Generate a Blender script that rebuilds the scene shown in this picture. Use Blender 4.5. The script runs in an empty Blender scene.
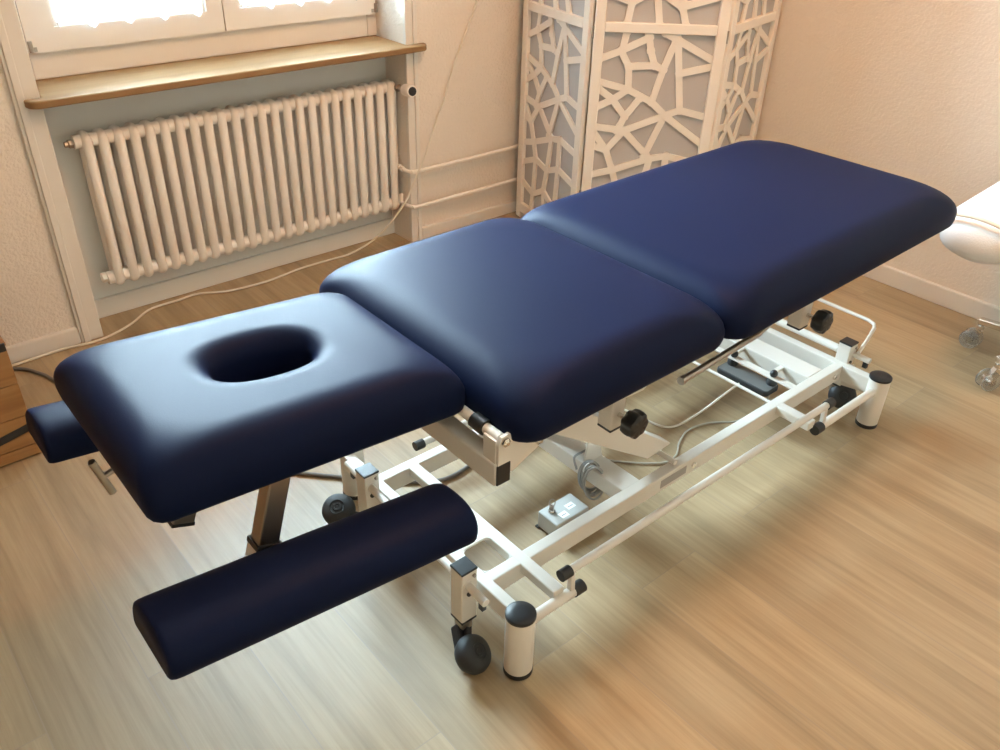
import bpy, bmesh, math, random
from mathutils import Vector, Matrix
random.seed(7)
S = bpy.context.scene
COL = S.collection
V = Vector
PI = math.pi

# ------------------------------------------------------------------ materials
def mat(name, color=(.8, .8, .8), rough=.5, metal=0., spec=.5, bump=None, coat=0.):
    m = bpy.data.materials.new(name); m.use_nodes = True
    nt = m.node_tree; b = nt.nodes['Principled BSDF']
    b.inputs['Base Color'].default_value = (*color, 1)
    b.inputs['Roughness'].default_value = rough
    b.inputs['Metallic'].default_value = metal
    b.inputs['Specular IOR Level'].default_value = spec
    b.inputs['Coat Weight'].default_value = coat
    if bump:
        sc, st, dist = bump
        g = nt.nodes.new('ShaderNodeNewGeometry')
        n = nt.nodes.new('ShaderNodeTexNoise'); n.inputs['Scale'].default_value = sc; n.inputs['Detail'].default_value = 4
        bp = nt.nodes.new('ShaderNodeBump'); bp.inputs['Strength'].default_value = st; bp.inputs['Distance'].default_value = dist
        nt.links.new(g.outputs['Position'], n.inputs['Vector'])
        nt.links.new(n.outputs['Fac'], bp.inputs['Height'])
        nt.links.new(bp.outputs['Normal'], b.inputs['Normal'])
    return m

def mottle(m, c1, c2, scale=(3, 3, 3), detail=4, contrast=(.35, .65)):
    nt = m.node_tree; b = nt.nodes['Principled BSDF']
    g = nt.nodes.new('ShaderNodeNewGeometry')
    mp = nt.nodes.new('ShaderNodeMapping'); mp.inputs['Scale'].default_value = scale
    n = nt.nodes.new('ShaderNodeTexNoise'); n.inputs['Scale'].default_value = 1; n.inputs['Detail'].default_value = detail
    r = nt.nodes.new('ShaderNodeValToRGB')
    r.color_ramp.elements[0].position = contrast[0]; r.color_ramp.elements[0].color = (*c1, 1)
    r.color_ramp.elements[1].position = contrast[1]; r.color_ramp.elements[1].color = (*c2, 1)
    L = nt.links
    L.new(g.outputs['Position'], mp.inputs['Vector']); L.new(mp.outputs['Vector'], n.inputs['Vector'])
    L.new(n.outputs['Fac'], r.inputs['Fac']); L.new(r.outputs['Color'], b.inputs['Base Color'])
    return m

M = {}
M['vinyl'] = mat('navy_vinyl', (.0050, .0090, .030), .48, spec=.046, bump=(420, .12, .001))
M['vinyl_under'] = mat('dark_underside', (.012, .012, .018), .7)
M['white'] = mat('white_powder_coat', (.72, .68, .62), .38, spec=.4)
M['black'] = mat('black_plastic', (.012, .013, .015), .42)
M['rubber'] = mat('dark_rubber', (.018, .02, .022), .6)
M['chrome'] = mat('chrome', (.72, .70, .66), .18, metal=1)
M['steel'] = mat('brushed_steel', (.42, .38, .33), .34, metal=1, bump=(300, .1, .0005))
M['greybox'] = mat('light_grey_plastic', (.46, .46, .44), .45)
M['unit_grey'] = mat('dull_grey_plastic', (.13, .13, .125), .5)
M['greycord'] = mat('grey_cord', (.30, .30, .29), .5)
M['softcord'] = mat('pale_grey_cord', (.44, .42, .37), .5)
M['darkcord'] = mat('dark_grey_cord', (.15, .14, .13), .55)
M['whitecord'] = mat('white_cord', (.72, .66, .56), .5)
M['sticker'] = mat('white_sticker', (.85, .85, .85), .5)
M['greysticker'] = mat('grey_sticker', (.36, .33, .31), .5)
M['ink'] = mat('sticker_ink', (.18, .18, .2), .6)
M['wall'] = mat('cream_plaster', (.76, .69, .61), .85, spec=.2, bump=(105, .5, .010))
M['wall_smooth'] = mat('tan_smooth_plaster', (.66, .52, .38), .8, spec=.2, bump=(60, .12, .003))
M['niche'] = mat('niche_paint', (.70, .70, .66), .6, spec=.3)
M['trim'] = mat('trim_paint', (.72, .68, .62), .5, spec=.35)
M['ceiling'] = mat('ceiling_paint', (.76, .67, .55), .9)
M['radiator'] = mat('radiator_enamel', (.86, .82, .76), .35, spec=.5)
M['window_pvc'] = mat('window_frame_white', (.76, .72, .67), .4)
M['screen_frame'] = mat('screen_white_paint', (.83, .78, .71), .45)
M['screen_cloth'] = mat('screen_grey_cloth', (.50, .48, .47), .9, spec=.1, bump=(600, .3, .001))
M['terry'] = mat('white_terry_cover', (.78, .785, .80), .95, spec=.1, bump=(260, .6, .003))
M['elastic'] = mat('beige_elastic_hem', (.78, .66, .52), .9)
M['clear'] = mat('clear_castor_plastic', (.80, .82, .82), .12)
M['clear'].node_tree.nodes['Principled BSDF'].inputs['Transmission Weight'].default_value = .9
M['clear'].node_tree.nodes['Principled BSDF'].inputs['IOR'].default_value = 1.3

def wood_mat(name, ca, cb, cc, axis='x', rough=.45):
    m = mat(name, ca, rough); nt = m.node_tree; L = nt.links; b = nt.nodes['Principled BSDF']
    g = nt.nodes.new('ShaderNodeNewGeometry'); mp = nt.nodes.new('ShaderNodeMapping')
    sc = {'x': (1.2, 14, 22), 'y': (14, 1.2, 22)}[axis]
    mp.inputs['Scale'].default_value = sc
    n = nt.nodes.new('ShaderNodeTexNoise'); n.inputs['Scale'].default_value = 1.6; n.inputs['Detail'].default_value = 8
    n.inputs['Distortion'].default_value = .5
    r = nt.nodes.new('ShaderNodeValToRGB'); e = r.color_ramp.elements
    e[0].position = .3; e[0].color = (*cb, 1); e[1].position = .72; e[1].color = (*cc, 1)
    k = e.new(.5); k.color = (*ca, 1)
    L.new(g.outputs['Position'], mp.inputs['Vector']); L.new(mp.outputs['Vector'], n.inputs['Vector'])
    L.new(n.outputs['Fac'], r.inputs['Fac']); L.new(r.outputs['Color'], b.inputs['Base Color'])
    return m
M['sill'] = wood_mat('oak_sill', (.245, .14, .056), (.20, .11, .042), (.28, .165, .07), 'x', .75)
M['chest'] = wood_mat('pine_chest', (.30, .15, .05), (.21, .095, .03), (.35, .19, .07), 'x', .5)

def floor_mat():
    m = mat('oak_plank_vinyl', (.5, .4, .27), .46, spec=.8); nt = m.node_tree; L = nt.links; N = nt.nodes
    b = N['Principled BSDF']
    g = N.new('ShaderNodeNewGeometry'); sp = N.new('ShaderNodeSeparateXYZ'); L.new(g.outputs['Position'], sp.inputs[0])
    cb = N.new('ShaderNodeCombineXYZ'); L.new(sp.outputs['Y'], cb.inputs['X']); L.new(sp.outputs['X'], cb.inputs['Y'])
    br = N.new('ShaderNodeTexBrick'); L.new(cb.outputs[0], br.inputs['Vector'])
    br.offset = .37; br.inputs['Scale'].default_value = 1
    br.inputs['Brick Width'].default_value = 1.22; br.inputs['Row Height'].default_value = .185
    br.inputs['Mortar Size'].default_value = .0011; br.inputs['Mortar Smooth'].default_value = .3
    br.inputs['Color1'].default_value = (0, 0, 0, 1); br.inputs['Color2'].default_value = (1, 1, 1, 1)
    br.inputs['Mortar'].default_value = (.5, .5, .5, 1)
    # grain: noise stretched along the planks, shifted plank by plank
    mp = N.new('ShaderNodeMapping'); mp.inputs['Scale'].default_value = (1.1, 11, 1)
    ad = N.new('ShaderNodeVectorMath'); ad.operation = 'MULTIPLY_ADD'
    L.new(br.outputs['Color'], ad.inputs[0]); ad.inputs[1].default_value = (7.3, 3.1, 0); L.new(cb.outputs[0], ad.inputs[2])
    L.new(ad.outputs[0], mp.inputs['Vector'])
    n1 = N.new('ShaderNodeTexNoise'); n1.inputs['Scale'].default_value = 1.3; n1.inputs['Detail'].default_value = 9; n1.inputs['Distortion'].default_value = .9
    L.new(mp.outputs[0], n1.inputs['Vector'])
    mp2 = N.new('ShaderNodeMapping'); mp2.inputs['Scale'].default_value = (3.2, 85, 1); L.new(ad.outputs[0], mp2.inputs['Vector'])
    n2 = N.new('ShaderNodeTexNoise'); n2.inputs['Scale'].default_value = 1; n2.inputs['Detail'].default_value = 6; n2.inputs['Roughness'].default_value = .7; L.new(mp2.outputs[0], n2.inputs['Vector'])
    r = N.new('ShaderNodeValToRGB'); e = r.color_ramp.elements
    e[0].position = .30; e[0].color = (.305, .225, .128, 1); e[1].position = .70; e[1].color = (.445, .335, .20, 1)
    k = e.new(.48); k.color = (.39, .29, .170, 1)
    L.new(n1.outputs['Fac'], r.inputs['Fac'])
    mx = N.new('ShaderNodeMix'); mx.data_type = 'RGBA'; mx.blend_type = 'MULTIPLY'; mx.inputs['Factor'].default_value = .62
    r2 = N.new('ShaderNodeValToRGB'); r2.color_ramp.elements[0].position = .35; r2.color_ramp.elements[0].color = (.72, .68, .62, 1); r2.color_ramp.elements[1].position = .6
    L.new(n2.outputs['Fac'], r2.inputs['Fac']); L.new(r.outputs['Color'], mx.inputs['A']); L.new(r2.outputs['Color'], mx.inputs['B'])
    tone = N.new('ShaderNodeMix'); tone.data_type = 'RGBA'; tone.blend_type = 'MULTIPLY'; tone.inputs['Factor'].default_value = 1
    r3 = N.new('ShaderNodeValToRGB'); r3.color_ramp.elements[0].color = (.90, .90, .90, 1); r3.color_ramp.elements[1].color = (1.06, 1.05, 1.03, 1)
    L.new(br.outputs['Color'], r3.inputs['Fac']); L.new(mx.outputs['Result'], tone.inputs['A']); L.new(r3.outputs['Color'], tone.inputs['B'])
    seam = N.new('ShaderNodeMix'); seam.data_type = 'RGBA'; L.new(br.outputs['Fac'], seam.inputs['Factor'])
    L.new(tone.outputs['Result'], seam.inputs['A']); seam.inputs['B'].default_value = (.30, .23, .16, 1)
    L.new(seam.outputs['Result'], b.inputs['Base Color'])
    bp = N.new('ShaderNodeBump'); bp.inputs['Strength'].default_value = .12; bp.inputs['Distance'].default_value = .001
    L.new(n2.outputs['Fac'], bp.inputs['Height']); L.new(bp.outputs['Normal'], b.inputs['Normal'])
    return m
M['floor'] = floor_mat()

def glass_mat():
    m = bpy.data.materials.new('window_glass'); m.use_nodes = True; nt = m.node_tree; nt.nodes.clear()
    o = nt.nodes.new('ShaderNodeOutputMaterial'); mx = nt.nodes.new('ShaderNodeMixShader')
    t = nt.nodes.new('ShaderNodeBsdfTransparent'); g = nt.nodes.new('ShaderNodeBsdfGlossy'); g.inputs['Roughness'].default_value = .02
    f = nt.nodes.new('ShaderNodeFresnel'); f.inputs['IOR'].default_value = 1.45
    t.inputs['Color'].default_value = (.95, .98, .97, 1)
    nt.links.new(f.outputs[0], mx.inputs[0]); nt.links.new(t.outputs[0], mx.inputs[1]); nt.links.new(g.outputs[0], mx.inputs[2])
    nt.links.new(mx.outputs[0], o.inputs[0]); return m
M['glass'] = glass_mat()
def sheer_mat():
    m = bpy.data.materials.new('sheer_curtain'); m.use_nodes = True; nt = m.node_tree; nt.nodes.clear()
    o = nt.nodes.new('ShaderNodeOutputMaterial'); mx = nt.nodes.new('ShaderNodeMixShader'); mx2 = nt.nodes.new('ShaderNodeMixShader')
    t = nt.nodes.new('ShaderNodeBsdfTransparent'); d = nt.nodes.new('ShaderNodeBsdfDiffuse'); tr = nt.nodes.new('ShaderNodeBsdfTranslucent')
    d.inputs['Color'].default_value = (.88, .93, .95, 1); tr.inputs['Color'].default_value = (.86, .93, .97, 1)
    mx.inputs[0].default_value = .6; mx2.inputs[0].default_value = .55
    nt.links.new(d.outputs[0], mx.inputs[1]); nt.links.new(tr.outputs[0], mx.inputs[2])
    nt.links.new(t.outputs[0], mx2.inputs[1]); nt.links.new(mx.outputs[0], mx2.inputs[2]); nt.links.new(mx2.outputs[0], o.inputs[0]); return m
M['sheer'] = sheer_mat()

# ------------------------------------------------------------------ mesh helpers
class MB:
    def __init__(s): s.v = []; s.f = []
    def add(s, vs, fs):
        o = len(s.v); s.v += [V(p) for p in vs]; s.f += [tuple(i + o for i in f) for f in fs]; return s
    def box(s, x0, x1, y0, y1, z0, z1):
        vs = [(x, y, z) for z in (z0, z1) for y in (y0, y1) for x in (x0, x1)]
        return s.add(vs, [(0, 2, 3, 1), (4, 5, 7, 6), (0, 1, 5, 4), (2, 6, 7, 3), (0, 4, 6, 2), (1, 3, 7, 5)])
    def bar(s, a, b, w, h, up=(0, 0, 1), taper=1.):
        a, b = V(a), V(b); d = (b - a).normalized(); up = V(up)
        sd = d.cross(up)
        if sd.length < 1e-4: sd = d.cross(V((0, 1, 0)))
        sd.normalize(); u = sd.cross(d).normalized(); vs = []
        for p, k in ((a, 1.), (b, taper)):
            for i, j in ((-1, -1), (1, -1), (1, 1), (-1, 1)): vs.append(p + sd * (i * w * k / 2) + u * (j * h * k / 2))
        return s.add(vs, [(3, 2, 1, 0), (4, 5, 6, 7), (0, 1, 5, 4), (1, 2, 6, 5), (2, 3, 7, 6), (3, 0, 4, 7)])
    def tube(s, pts, r, n=12, closed=False, cap=True):
        pts = [V(p) for p in pts]; m = len(pts); o = len(s.v)
        rr = r if isinstance(r, (list, tuple)) else [r] * m
        prev = None
        for i, p in enumerate(pts):
            if closed: d = pts[(i + 1) % m] - pts[i - 1]
            else: d = pts[min(i + 1, m - 1)] - pts[max(i - 1, 0)]
            d.normalize()
            if prev is None:
                a = d.cross(V((0, 0, 1)))
                if a.length < .05: a = d.cross(V((1, 0, 0)))
            else:
                a = prev - d * prev.dot(d)
            a.normalize(); prev = a; b = d.cross(a)
            for k in range(n):
                t = 2 * PI * k / n; s.v.append(p + (a * math.cos(t) + b * math.sin(t)) * rr[i])
        R = m if closed else m - 1
        for i in range(R):
            for k in range(n):
                i2 = (i + 1) % m
                s.f.append((o + i * n + k, o + i * n + (k + 1) % n, o + i2 * n + (k + 1) % n, o + i2 * n + k))
        if cap and not closed:
            s.f.append(tuple(o + k for k in range(n))[::-1]); s.f.append(tuple(o + (m - 1) * n + k for k in range(n)))
        return s
    def lathe(s, prof, c, axis=(0, 0, 1), n=32):
        """prof: list of (radius, height) along axis from c"""
        c = V(c); ax = V(axis).normalized(); a = ax.cross(V((0, 0, 1)))
        if a.length < .01: a = V((1, 0, 0))
        a.normalize(); b = ax.cross(a); o = len(s.v)
        for r, h in prof:
            for k in range(n):
                t = 2 * PI * k / n; s.v.append(c + ax * h + (a * math.cos(t) + b * math.sin(t)) * r)
        for i in range(len(prof) - 1):
            for k in range(n):
                s.f.append((o + i * n + k, o + i * n + (k + 1) % n, o + (i + 1) * n + (k + 1) % n, o + (i + 1) * n + k))
        s.f.append(tuple(o + k for k in range(n))[::-1]); s.f.append(tuple(o + (len(prof) - 1) * n + k for k in range(n)))
        return s
    def prism(s, poly, d):
        """poly: 3-D points of one face, extruded by vector d"""
        n = len(poly); poly = [V(p) for p in poly]; d = V(d); o = len(s.v)
        s.v += poly + [p + d for p in poly]
        s.f.append(tuple(o + i for i in range(n))[::-1]); s.f.append(tuple(o + n + i for i in range(n)))
        for i in range(n): s.f.append((o + i, o + (i + 1) % n, o + n + (i + 1) % n, o + n + i))
        return s
    def xf(s, mtx):
        s.v = [mtx @ p for p in s.v]; return s
    def build(s, name, m, parent=None, smooth=None, bevel=0., seg=2, label=None):
        root = parent
        off = V((0, 0, 0)); p = parent
        while p is not None:
            off += p.location; p = p.parent
        me = bpy.data.meshes.new(name); me.from_pydata([v - off for v in s.v], [], s.f)
        bm = bmesh.new(); bm.from_mesh(me); bmesh.ops.recalc_face_normals(bm, faces=bm.faces); bm.to_mesh(me); bm.free()
        me.materials.append(M[m] if isinstance(m, str) else m)
        if smooth:
            me.shade_smooth(); me.set_sharp_from_angle(angle=math.radians(smooth))
        o = bpy.data.objects.new(name, me); COL.objects.link(o)
        if parent: o.parent = parent
        if bevel:
            b = o.modifiers.new('bevel', 'BEVEL'); b.width = bevel; b.segments = seg; b.limit_method = 'ANGLE'; b.angle_limit = math.radians(40)
        if label: o['label'] = label
        return o

def thing(name, label, cat, loc, group=None):
    o = bpy.data.objects.new(name, None); COL.objects.link(o); o.location = loc; o.empty_display_size = .1
    o['label'] = label; o['category'] = cat
    if group: o['group'] = group
    return o
def tag(o, label, cat, group=None):
    o['label'] = label; o['category'] = cat
    if group: o['group'] = group
    return o
def struct(o):
    o['kind'] = 'structure'; return o
def spline(pts, n=10):
    pts = [V(p) for p in pts]; out = []
    P = [pts[0] * 2 - pts[1]] + pts + [pts[-1] * 2 - pts[-2]]
    for i in range(1, len(P) - 2):
        a, b, c, d = P[i - 1:i + 3]
        for k in range(n):
            t = k / n
            out.append(.5 * (2 * b + (c - a) * t + (2 * a - 5 * b + 4 * c - d) * t * t + (3 * b - a - 3 * c + d) * t ** 3))
    out.append(pts[-1]); return out
def rrect(hx, hy, r, n=12):
    """rounded rectangle outline, centred, counter-clockwise"""
    out = []
    rs = r if isinstance(r, (list, tuple)) else [r] * 4       # corners ++, -+, --, +-
    for (sx, sy, a0), rr in zip(((1, 1, 0), (-1, 1, 90), (-1, -1, 180), (1, -1, 270)), rs):
        for k in range(n + 1):
            t = math.radians(a0 + 90 * k / n)
            out.append((sx * (hx - rr) + rr * math.cos(t), sy * (hy - rr) + rr * math.sin(t)))
    return out

def dense(o, n):
    """closed outline resampled to n evenly spaced points"""
    m = len(o); L = [0]
    for i in range(m): L.append(L[-1] + math.dist(o[i], o[(i + 1) % m]))
    out = []; j = 0
    for k in range(n):
        t = L[-1] * k / n
        while L[j + 1] < t: j += 1
        a, b = o[j], o[(j + 1) % m]; u = (t - L[j]) / max(1e-9, L[j + 1] - L[j])
        out.append((a[0] + (b[0] - a[0]) * u, a[1] + (b[1] - a[1]) * u))
    return out

# ------------------------------------------------------------------ camera
F, PIT, ROL, YAW = 841.64, .575101751, .0303856829, .850931161
fw = V((math.cos(YAW) * math.cos(PIT), math.sin(YAW) * math.cos(PIT), -math.sin(PIT)))
r0 = V((math.sin(YAW), -math.cos(YAW), 0)); u0 = r0.cross(fw)
rt = r0 * math.cos(ROL) + u0 * math.sin(ROL); up = -r0 * math.sin(ROL) + u0 * math.cos(ROL)
cd = bpy.data.cameras.new('camera'); cam = bpy.data.objects.new('camera', cd); COL.objects.link(cam)
mw = Matrix((rt, up, -fw)).transposed().to_4x4(); mw.translation = V((0, 0, 1.4)); cam.matrix_world = mw
cd.sensor_width = 36; cd.lens = F * 36 / 1000; cd.clip_start = .02
S.camera = cam

# ------------------------------------------------------------------ room shell
WY, NY, GY, RX = 2.597, 2.719, 2.79, 2.985
X0, Y0, ZC = -1.7, -1.9, 2.5
NX0, NX1 = .568, 1.777
struct(MB().box(X0 - .1, RX + .1, Y0 - .1, 3.0, -.08, 0).build('floor', 'floor'))
struct(MB().box(X0 - .1, RX + .1, Y0 - .1, 3.0, ZC, ZC + .1).build('ceiling', 'ceiling'))
w = MB()
w.box(X0 - .1, NX0, WY, 2.95, 0, ZC); w.box(NX1, RX + .1, WY, 2.95, 0, ZC); w.box(NX0, NX1, WY, 2.95, 2.12, ZC)
struct(w.build('wall_back', 'wall'))
struct(MB().box(NX0, NX1, NY, 2.95, 0, .735).build('wall_niche', 'niche'))
struct(MB().box(RX, RX + .12, Y0 - .1, WY, 0, ZC).build('wall_right', 'wall'))
struct(MB().box(X0 - .12, X0, Y0 - .1, 2.95, 0, ZC).build('wall_left', 'wall_smooth'))
struct(MB().box(X0, RX, Y0 - .12, Y0, 0, ZC).build('wall_front', 'wall_smooth'))
# baseboards
struct(MB().box(X0, .499, WY - .014, WY + .005, 0, .055).build('baseboard_back', 'trim', bevel=.004))
struct(MB().box(NX0, NX1, NY - .012, NY + .005, 0, .066).build('baseboard_niche', 'niche', bevel=.003))
struct(MB().box(1.828, RX, WY - .014, WY + .005, 0, .05).build('baseboard_back.001', 'trim', bevel=.004))
struct(MB().box(RX - .014, RX + .005, Y0, WY, 0, .068).build('baseboard_right', 'trim', bevel=.004))
# casings round the niche
def casing(x0, x1):
    m = MB(); wd = x1 - x0
    m.box(x0, x1, WY - .014, WY + .005, 0, 2.18)
    a = x0 + wd * .12 if x0 < 1 else x1 - wd * .42
    m.box(a, a + wd * .30, WY - .021, WY - .01, 0, 2.18)
    return m
struct(casing(.499, NX0).build('trim_2', 'trim', bevel=.003))
struct(casing(NX1, 1.828).build('trim_3', 'trim', bevel=.003))
struct(MB().box(.499, 1.828, WY - .014, WY + .005, 2.12, 2.19).build('trim_4', 'trim', bevel=.003))

# ------------------------------------------------------------------ window
win = bpy.data.objects.new('window_1', None); COL.objects.link(win); win.location = (1.19, GY, .757); win['kind'] = 'structure'
sl = MB(); n = 10; y0, y1, xa, xb, r = 2.533, 2.80, .522, 1.848, .035
pts = [(NX0 + .001, y1), (NX0 + .001, WY - .022), (xa, WY - .022)]
for k in range(n + 1):
    t = PI + PI / 2 * k / n; pts.append((xa + r + r * math.cos(t), y0 + r + r * math.sin(t)))
for k in range(n + 1):
    t = -PI / 2 + PI / 2 * k / n; pts.append((xb - r + r * math.cos(t), y0 + r + r * math.sin(t)))
pts += [(xb, WY - .022), (NX1 - .001, WY - .022), (NX1 - .001, y1)]
sl.prism([(x, y, .7355) for x, y in pts], (0, 0, .0215)).build('window_sill', 'sill', win, bevel=.005, seg=3)
f = MB(); ft = 2.12
f.box(NX0, NX0 + .04, 2.765, 2.84, .757, ft); f.box(NX1 - .04, NX1, 2.765, 2.84, .757, ft)
f.box(NX0 + .04, NX1 - .04, 2.765, 2.84, .757, .835); f.box(NX0 + .04, NX1 - .04, 2.765, 2.84, 2.07, ft)
f.box(1.180, 1.208, 2.806, 2.84, .83, 2.08)
f.build('window_frame', 'window_pvc', win, bevel=.004)
def sash(x0, x1, px0, px1, nm):
    z0, z1, pz0, pz1 = .834, 2.075, .897, 2.02
    m = MB(); a, b = 2.745, 2.815
    m.box(x0, px0, a, b, z0, z1); m.box(px1, x1, a, b, z0, z1); m.box(px0, px1, a, b, z0, pz0); m.box(px0, px1, a, b, pz1, z1)
    o = m.build('sash', 'window_pvc', win)
    g = MB(); e = .012
    g.box(px0, px0 + e, 2.757, 2.80, pz0, pz1); g.box(px1 - e, px1, 2.757, 2.80, pz0, pz1)
    g.box(px0 + e, px1 - e, 2.757, 2.80, pz0, pz0 + e); g.box(px0 + e, px1 - e, 2.757, 2.80, pz1 - e, pz1)
    g.build('glazing_bead', 'window_pvc', o, bevel=.003)
    MB().box(px0 + .002, px1 - .002, 2.778, 2.784, pz0 + .002, pz1 - .002).build('pane', 'glass', o)
sash(.606, 1.192, .688, 1.140, 's'); sash(1.196, 1.762, 1.250, 1.700, 's')
for x, z in ((.612, .850), (1.762, .852)):
    h = MB(); h.lathe([(.006, 0), (.0065, .004), (.0065, .026), (.006, .03)], (x, 2.741, z - .012), (0, 0, 1), 12)
    h.bar((x, 2.744, z - .006), (x + (.016 if x < 1 else -.016), 2.744, z - .006), .004, .012)
    h.build('hinge', 'steel', win, smooth=40)

# sheer café curtains with a scalloped hem, one hung on each sash
def curtain(x0, x1, label):
    m = MB(); nx, nz = 90, 14; ztop = 1.55
    for j in range(nz + 1):
        for i in range(nx + 1):
            u = i / nx; x = x0 + (x1 - x0) * u
            hem = .885 + .028 * abs(math.sin(PI * u * 4 + .4)) ** .8
            z = hem + (ztop - hem) * j / nz
            y = 2.733 + .005 * math.sin(u * 2 * PI * 8) * (1 - .2 * j / nz)
            m.v.append(V((x, y, z)))
    for j in range(nz):
        for i in range(nx):
            a = j * (nx + 1) + i; m.f.append((a, a + 1, a + nx + 2, a + nx + 1))
    t = thing('curtain', label, 'curtain', ((x0 + x1) / 2, 2.733, .885), 'sheer curtains on the window')
    o = m.build('curtain_cloth', 'sheer', t, smooth=60)
    rod = MB().tube([(x0 - .012, 2.733, 1.553), (x1 + .012, 2.733, 1.553)], .005, 10)
    for x in (x0 - .008, x1 + .008): rod.bar((x, 2.731, 1.553), (x, 2.746, 1.553), .008, .012)
    rod.build('curtain_rod', 'window_pvc', t, smooth=40)
curtain(.70, 1.12, 'sheer white curtain with scalloped hem on the left window sash')
curtain(1.26, 1.69, 'sheer white curtain with scalloped hem on the right window sash')

# ------------------------------------------------------------------ radiator
rad = thing('radiator', 'cream tubular column radiator under the wooden window sill', 'radiator', (1.2, 2.665, 0))
px0, px1, NC = .674, 1.744, 24
c0 = None
def column_mesh(x):
    yf, yb, zb, zt = 2.645, 2.690, .150, .598; r = (yb - yf) / 2; yc = (yf + yb) / 2; p = []
    for k in range(9):
        t = PI * k / 8; p.append((x, yc - r * math.cos(t), zt + r * .5 * math.sin(t)))
    for k in range(9):
        t = PI * k / 8; p.append((x, yc + r * math.cos(t), zb - r * .5 * math.sin(t)))
    return MB().tube(p, .0152, 14, closed=True)
for i in range(NC):
    x = px0 + (px1 - px0) * i / (NC - 1)
    if c0 is None: c0 = column_mesh(x).build('column', 'radiator', rad, smooth=60)
    else:
        c = c0.copy(); COL.objects.link(c); c.parent = rad; c.location = (x - px0, 0, 0)
for z in (.597, .155):
    MB().tube([(px0 - .034, 2.662, z), (px1 + .022, 2.662, z)], .0205, 18).build('header', 'radiator', rad, smooth=40)
MB().lathe([(.013, 0), (.013, .014), (.009, .016), (.009, .026)], (px0 - .032, 2.6675, .592), (-1, 0, 0), 6).build('air_vent', 'steel', rad, bevel=.001)
MB().lathe([(.017, 0), (.017, .016), (.012, .018)], (px0 - .032, 2.6675, .157), (-1, 0, 0), 6).build('plug', 'radiator', rad, bevel=.001)
v = MB(); v.tube([(px1 + .018, 2.6675, .592), (px1 + .030, 2.66, .593), (px1 + .022, 2.586, .602)], .009, 14); v.lathe([(.014, 0), (.014, .016)], (px1 + .0265, 2.640, .597), (-.05, -1, .15), 6)
v.build('valve', 'steel', rad, smooth=40)
ka = V((-.12, -1, .12)).normalized(); kc = V((px1 + .022, 2.583, .602))
k = MB().lathe([(.015, 0), (.0205, .005), (.0215, .018), (.0215, .052), (.0195, .057), (.0165, .0575)], kc, ka, 28).build('thermostat_knob', 'radiator', rad, smooth=40)
MB().lathe([(.0155, 0), (.0155, .003), (.012, .004)], kc + ka * .057, ka, 28).build('dial', 'black', k, smooth=40, label='black dial face')
# heating pipes
hp = MB().tube(spline([(2.94, 2.566, .2965), (2.4, 2.566, .2965), (1.83, 2.566, .2965), (1.784, 2.570, .2965), (1.766, 2.592, .2975), (1.763, 2.645, .303), (1.763, 2.652, .325), (1.763, 2.652, .40), (1.764, 2.650, .585)], 8), .0072, 12)
for q in ((1.764, 2.615, .300), (1.763, 2.634, .3025)): hp.lathe([(.0105, -.006), (.0105, .006)], q, (0, 1, .1), 6)
tag(hp.build('heating_pipe', 'radiator', smooth=40), 'upper cream heating pipe along the wall, rising to the radiator knob', 'pipe', 'heating pipes beside the radiator')
hp = MB().tube(spline([(2.94, 2.566, .155), (2.4, 2.566, .155), (1.83, 2.566, .155), (1.784, 2.570, .155), (1.768, 2.592, .157), (1.767, 2.640, .157)], 8), .0072, 12)
hp.lathe([(.0095, 0), (.0095, .03), (.006, .034)], (1.767, 2.636, .160), (0, 0, 1), 6)
tag(hp.build('heating_pipe', 'radiator', smooth=40), 'lower cream heating pipe along the wall just above the baseboard', 'pipe', 'heating pipes beside the radiator')

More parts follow.
